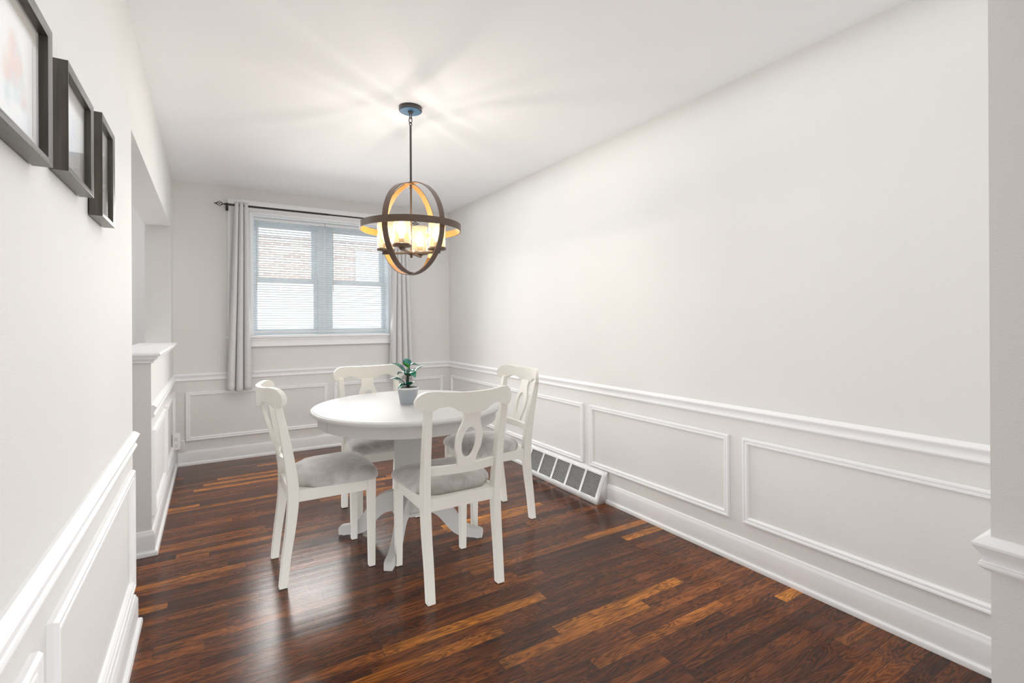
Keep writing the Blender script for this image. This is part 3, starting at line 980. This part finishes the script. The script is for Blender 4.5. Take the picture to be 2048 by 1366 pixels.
leaf(P3(.020, .016, .165), P3(.108, .040, .245), .013, .06, stem_from=P3(.006, .006, .086))
leaf(P3(.004, -.02, .108), P3(-.040, -.062, .108), .022, .18, stem_from=P3(.000, -.012, .086))
leaf(P3(.012, -.02, .110), P3(.048, -.050, .138), .020, .14, stem_from=P3(.008, -.010, .086))
leaf(P3(.000, .02, .160), P3(.010, .078, .205), .022, .10, stem_from=P3(.000, .010, .086))
leaf(P3(-.008, .02, .215), P3(-.020, .06, .268), .016, .10, stem_from=P3(-.004, .008, .086))
mb = MB()
for i, a in enumerate((0.3, 2.1, 4.0)):
    mb.tube([(0.006 * math.cos(a), 0.006 * math.sin(a), .083), (0.008 * math.cos(a + .5), 0.008 * math.sin(a + .5), .19)], 0.0022, 6)
mb.build('stem', m_stem, pl, merge=False)

# ------------------------------------------------------------------ chandelier
LX, LY = 0.9745, 2.685
lamp = empty('orb_chandelier', 'dark bronze orb chandelier with four lit glass cylinders hanging over the table', 'ceiling lamp', (LX, LY, 1.49))
Z0 = 1.49
zz = lambda z: z - Z0
MB().lathe([(.0001, zz(H)), (.064, zz(H)), (.065, zz(H - .002)), (.065, zz(H - .020)), (.062, zz(H - .023)), (.016, zz(H - .024)), (.015, zz(H - .030)), (.009, zz(H - .036)), (.0001, zz(H - .038))], 48).build('canopy', m_bronze, lamp, smooth=35)
MB().lathe([(.0001, zz(H - .0232)), (.0595, zz(H - .0232)), (.0595, zz(H - .0246)), (.0001, zz(H - .0250))], 48).build('canopy_reflection_disc', m_bluerefl, lamp)['label'] = 'added blue-grey disc painting a reflection on the canopy underside'  # added disc, the bluish reflection is put into its colour


def link(cz, h, w, rot, parent):
    pts = []
    for i in range(20):
        a = 2 * PI * i / 20
        x = w * math.cos(a); z = h * math.sin(a)
        pts.append((x * math.cos(rot), x * math.sin(rot), zz(cz) + z))
    MB().tube(pts, 0.0026, 8, closed=True).build('chain_link', m_bronze, parent)


link(2.392, .019, .0095, 0.55 + PI, lamp)
link(2.366, .018, .0085, 0.55 + PI / 2 + .4, lamp)
link(2.344, .0095, .0095, 0.45 + PI, lamp)
MB().tube([(0, 0, zz(2.337)), (0, 0, zz(1.996))], 0.0062, 14).build('rod', m_bronze, lamp)
MB().tube([(0, 0, zz(2.000)), (0, 0, zz(1.985)), (0, 0, zz(1.984)), (0, 0, zz(1.975))], [.0062, .0062, .008, .008], 12).tube([(0, 0, zz(1.976)), (0, 0, zz(1.60))], 0.0058, 12).build('stem', m_hub, lamp, merge=False)


def vring(R, w, t, az, name):
    """flat band ring standing vertically; az = direction of its near side"""
    rows_o = []
    ux, uy = math.cos(az), math.sin(az); nx, ny = -uy, ux
    rows = []; n = 96
    for i in range(n):
        a = 2 * PI * i / n; c, s = math.cos(a), math.sin(a)
        row = []
        for rr, q in ((R, -w / 2), (R, w / 2), (R - t, w / 2), (R - t, -w / 2)):
            row.append((ux * c * rr + nx * q, uy * c * rr + ny * q, zz(1.7485) + s * rr))
        rows.append(row)
    rows.append(rows[0])
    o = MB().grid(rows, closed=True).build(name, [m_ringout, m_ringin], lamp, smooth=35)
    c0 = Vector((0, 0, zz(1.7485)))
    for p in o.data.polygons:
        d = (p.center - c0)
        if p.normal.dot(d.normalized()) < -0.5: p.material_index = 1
    return o


def dirv(u, v):   # right / away from the opening
    d = RV * u + FV * v
    return math.atan2(d.y, d.x)


vring(.255, .034, .005, dirv(-math.cos(math.radians(69.5)), -math.sin(math.radians(69.5))), 'vertical_ring')
vring(.262, .034, .005, dirv(math.cos(math.radians(39.6)), -math.sin(math.radians(39.6))), 'vertical_ring')
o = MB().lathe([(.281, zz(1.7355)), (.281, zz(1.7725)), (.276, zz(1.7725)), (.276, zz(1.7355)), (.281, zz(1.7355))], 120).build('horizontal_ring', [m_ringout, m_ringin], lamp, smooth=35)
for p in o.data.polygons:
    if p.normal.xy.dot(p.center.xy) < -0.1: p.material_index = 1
MB().tube([(0, 0, zz(2.014)), (0, 0, zz(1.998))], 0.012, 16).build('top_joint', m_bronze, lamp)
MB().tube([(0, 0, zz(1.503)), (0, 0, zz(1.497))], 0.009, 12).build('bottom_joint', m_bronze, lamp)
# hub and arms
MB().lathe([(.0001, zz(1.628)), (.010, zz(1.628)), (.020, zz(1.621)), (.024, zz(1.612)), (.020, zz(1.603)), (.008, zz(1.599)), (.008, zz(1.588)), (.005, zz(1.584)), (.0001, zz(1.584))], 28).build('hub', m_hub, lamp)
for (u, v) in ((-.020, -.149), (.020, .149), (.149, -.020), (-.149, .020)):
    p = RV * u + FV * v; d = p.normalized(); n2 = Vector((-d.y, d.x, 0))
    rows = []
    for t, zc_ in ((.015, 1.612), (.17, 1.612)):
        rows.append([tuple(d * t + n2 * a + Vector((0, 0, zz(zc_) + b))) for a, b in ((-.008, -.006), (.008, -.006), (.008, .006), (-.008, .006))])
    arm = MB().loops(rows).build('arm', m_hub, lamp, bevel=0.002)
    cxy = (p.x, p.y, 0)
    MB().lathe([(.0001, zz(1.616)), (.018, zz(1.616)), (.020, zz(1.620)), (.048, zz(1.625)), (.052, zz(1.630)), (.052, zz(1.637)), (.049, zz(1.640)), (.0001, zz(1.640))], 40, c=cxy).build('shade_dish', m_hub, arm, smooth=35)
    MB().lathe([(.0001, zz(1.640)), (.017, zz(1.640)), (.017, zz(1.668)), (.014, zz(1.670)), (.0001, zz(1.670))], 24, c=cxy).build('socket', m_hub, arm, smooth=35)
    MB().lathe([(.047, zz(1.641)), (.047, zz(1.788)), (.0445, zz(1.788)), (.0445, zz(1.641)), (.047, zz(1.641))], 48, c=cxy).build('glass_shade', m_seed, arm, smooth=35)
    MB().lathe([(.0001, zz(1.669)), (.010, zz(1.670)), (.013, zz(1.682)), (.020, zz(1.702)), (.022, zz(1.718)), (.018, zz(1.738)), (.011, zz(1.752)), (.004, zz(1.760)), (.0001, zz(1.7605))], 24, c=cxy).build('bulb', m_bulb, arm, smooth=60)
    MB().tube([(p.x, p.y, zz(1.70)), (p.x + .002, p.y, zz(1.735))], 0.003, 8).build('filament', m_fil, arm)
    l = bpy.data.lights.new('bulb_light', 'POINT'); l.energy = 5.5; l.color = (1.0, 0.94, 0.84); l.shadow_soft_size = 0.010
    lo_ = bpy.data.objects.new('bulb_light', l); C.objects.link(lo_)
    lo_.location = (LX + p.x, LY + p.y, 1.722)
    lo_.parent = lamp; lo_.matrix_parent_inverse = Matrix.Translation(lamp.location).inverted()

# ------------------------------------------------------------------ floor vent
VY0, VY1 = 2.492, 3.405
vt = empty('floor_vent', 'white slanted louvred floor register against the right wall', 'vent', (XR, 0.5 * (VY0 + VY1), 0))
oy = vt.location.y
bx, zt_ = 2.176 - XR, 0.205          # toe of the slope, top height
tx = -0.012
def VP(s, t, out=0.0):
    """s along the wall, t up the slope 0..1"""
    x = bx + (tx - bx) * t; z = 0.001 + (zt_ - 0.001) * t
    nx, nz = -(zt_), (tx - bx); L = math.hypot(nx, nz)
    return (x + nx / L * out, s - oy, z + nz / L * out)
# slotted front plate
s0, s1 = VY0, VY1; m0, m1 = s0 + .040, s1 - .040; pw = (m1 - m0 - 4 * .022) / 5
ts = [0, .17, .845, 1]
ss = [s0]
for k in range(5): ss += [m0 + k * (pw + .022), m0 + k * (pw + .022) + pw]
ss.append(s1)
mb = MB()
for i in range(len(ss) - 1):
    hole = (i % 2 == 1)
    for j in range(3):
        if hole and j == 1: continue
        a, b, c, d = ss[i], ss[i + 1], ts[j], ts[j + 1]
        mb.add([VP(a, c), VP(b, c), VP(b, d), VP(a, d)], [(0, 1, 2, 3)])
# end cheeks and top lip
for s in (s0, s1):
    mb.add([VP(s, 0), VP(s, 1), (-.0005, s - oy, zt_), (-.0005, s - oy, 0.001)], [(0, 1, 2, 3)])
mb.add([VP(s0, 1), VP(s1, 1), (-.0005, s1 - oy, zt_), (-.0005, s0 - oy, zt_)], [(0, 1, 2, 3)])
MBv = mb.build('housing', m_vent, vt, merge=True, smooth=1)
md = MBv.modifiers.new('s', 'SOLIDIFY'); md.thickness = 0.0015; md.offset = -1
for k in range(5):
    a, b = ss[1 + 2 * k], ss[2 + 2 * k]; mb = MB(); nl = 21
    for i in range(nl):
        t = ts[1] + (ts[2] - ts[1]) * (i + .5) / nl; dt = .0092
        p = [VP(a, t - dt, 0), VP(b, t - dt, 0), VP(b, t + dt * .35, -.007), VP(a, t + dt * .35, -.007)]
        mb.add(p, [(0, 1, 2, 3)])
    g = mb.build('louvre_panel', m_vent, vt, merge=False)
MB().add([VP(s0 + .01, .08, -.014), VP(s1 - .01, .08, -.014), VP(s1 - .01, .92, -.014), VP(s0 + .01, .92, -.014)], [(0, 1, 2, 3)]).build('duct_dark_sheet', m_black, vt)  # flat black sheet painting the shade inside the duct
for s in (s0 + .018, s1 - .018):
    c = VP(s, .5, .001)
    MB().lathe([(.0001, .0015), (.003, .001), (.0035, 0)], 12, c=c).build('screw', m_gasket, vt)

# ------------------------------------------------------------------ framed pictures
def picture(y0, y1, z0, z1, label, mat):
    xb, xf = XL + .004, XL + .0305
    r = empty('framed_picture', label, 'picture', (XL, y0, z0), 0, 'framed prints climbing the left wall')
    R_ = Vector(r.location)
    fw = .014
    prof = [(0, 0.0), (0, xf - XL), (fw * .15, xf - XL + .0), (fw, xf - XL - .003), (fw, .012), (fw, 0.0)]
    mbf = panel_frame((0, -y0, 0), (0, 1, 0), (1, 0, 0), 0 + y0, y1, 0, z1 - z0, [(b, max(a, .003)) for b, a in prof])
    mbf.build('frame', m_frame, r, smooth=20)
    MB().box(.003, fw - .001, fw - .001, .0125, (y1 - y0) - fw + .001, (z1 - z0) - fw + .001).build('mat_board', m_mat, r)
    w = y1 - y0; h = z1 - z0
    # print lies over a small printed mount edge
    MB().box(.0125, .052, .040, .0131, w - .036, h - .050).build('mount', m_frame, r)
    a0, b0, a1, b1 = .030, .032, w - .046, h - .036
    o = MB().add([(.0137, a0, b0), (.0137, a1, b0), (.0137, a1, b1), (.0137, a0, b1)], [(0, 1, 2, 3)]).build('print', mat, r, merge=False)
    uv = o.data.uv_layers.new(name='UVMap')
    for lp in o.data.loops:
        v = o.data.vertices[lp.vertex_index].co
        uv.data[lp.index].uv = ((v.y - a0) / (a1 - a0), (v.z - b0) / (b1 - b0))
    MB().box(.0137 + .006, fw - .001, fw - .001, .0137 + .0075, w - fw + .001, h - fw + .001).build('glazing', m_pane, r)
    return r


picture(0.912, 1.176, 1.497, 1.738, 'framed print nearest the camera, cut off by the left edge, with orange wash',
        print_mat('watercolour_a', 1.0, [(0.25, 0.52, 0.58), (0.42, 0.62, 0.64), (0.72, 0.36, 0.30), (0.78, 0.50, 0.24)]))
picture(1.290, 1.540, 1.522, 1.741, 'middle one of the three framed prints, with a pale blue wash',
        print_mat('watercolour_b', 3.0, [(0.42, 0.56, 0.72), (0.58, 0.68, 0.80), (0.74, 0.80, 0.86), (0.50, 0.60, 0.66)]))
picture(1.652, 1.850, 1.500, 1.770, 'farthest of the three framed prints, closest to the kitchen opening',
        print_mat('watercolour_c', 6.0, [(0.30, 0.38, 0.44), (0.52, 0.62, 0.70), (0.76, 0.80, 0.84), (0.60, 0.66, 0.66)]))

# ------------------------------------------------------------------ outlet boxes in the corner
ob = empty('outlet_box', 'white surface mounted double socket box low in the left corner', 'outlet', (-0.2385, 4.78, 0.20), math.radians(12))
MB().box(-.024, 0, 0, .028, .055, .132).build('box', m_plate, ob, bevel=0.006, seg=3)
mb = MB()
for zc_ in (.040, .092):
    MB().lathe([(.0001, .0), (.015, .0), (.015, .002), (.0001, .002)], 24).v
    o = MB().box(-.012, -.002, zc_ - .016, .016, .001, zc_ + .016).build('socket', m_plate, ob, bevel=0.004)
    mbs = MB().box(-.0055, -.0028, zc_ + .000, -.0035, -.0018, zc_ + .009).box(.0065, -.0028, zc_ + .000, .0085, -.0018, zc_ + .008)
    mbs.box(-.0005, -.0028, zc_ - .011, .0045, -.0018, zc_ - .006)
    mbs.build('socket_slots', m_slotd, o, merge=False)
jb = empty('cable_box', 'small white ribbed cable box on the back wall beside the socket box', 'cable box', (-0.212, D - 0.0145, 0.129))
MB().box(-.021, -.018, 0, .021, .0144, .092).build('box', m_plate, jb, bevel=0.003)
mb = MB()
for k in (-.010, 0.002, .013): mb.box(k - .0022, -.022, .004, k + .0022, -.018, .072)
mb.build('rib', m_plate, jb, bevel=0.001, merge=False)
pts = [(-0.19, D - .0175, .131)] + [(-0.15 + .08 * i, D - .0115 , .1305 + .0012 * math.sin(i * 1.9)) for i in range(14)]
tag(MB().tube(catmull(pts, 4), 0.0022, 6).build('cable', m_plate), 'thin white cable lying along top of the back baseboard', 'cable')
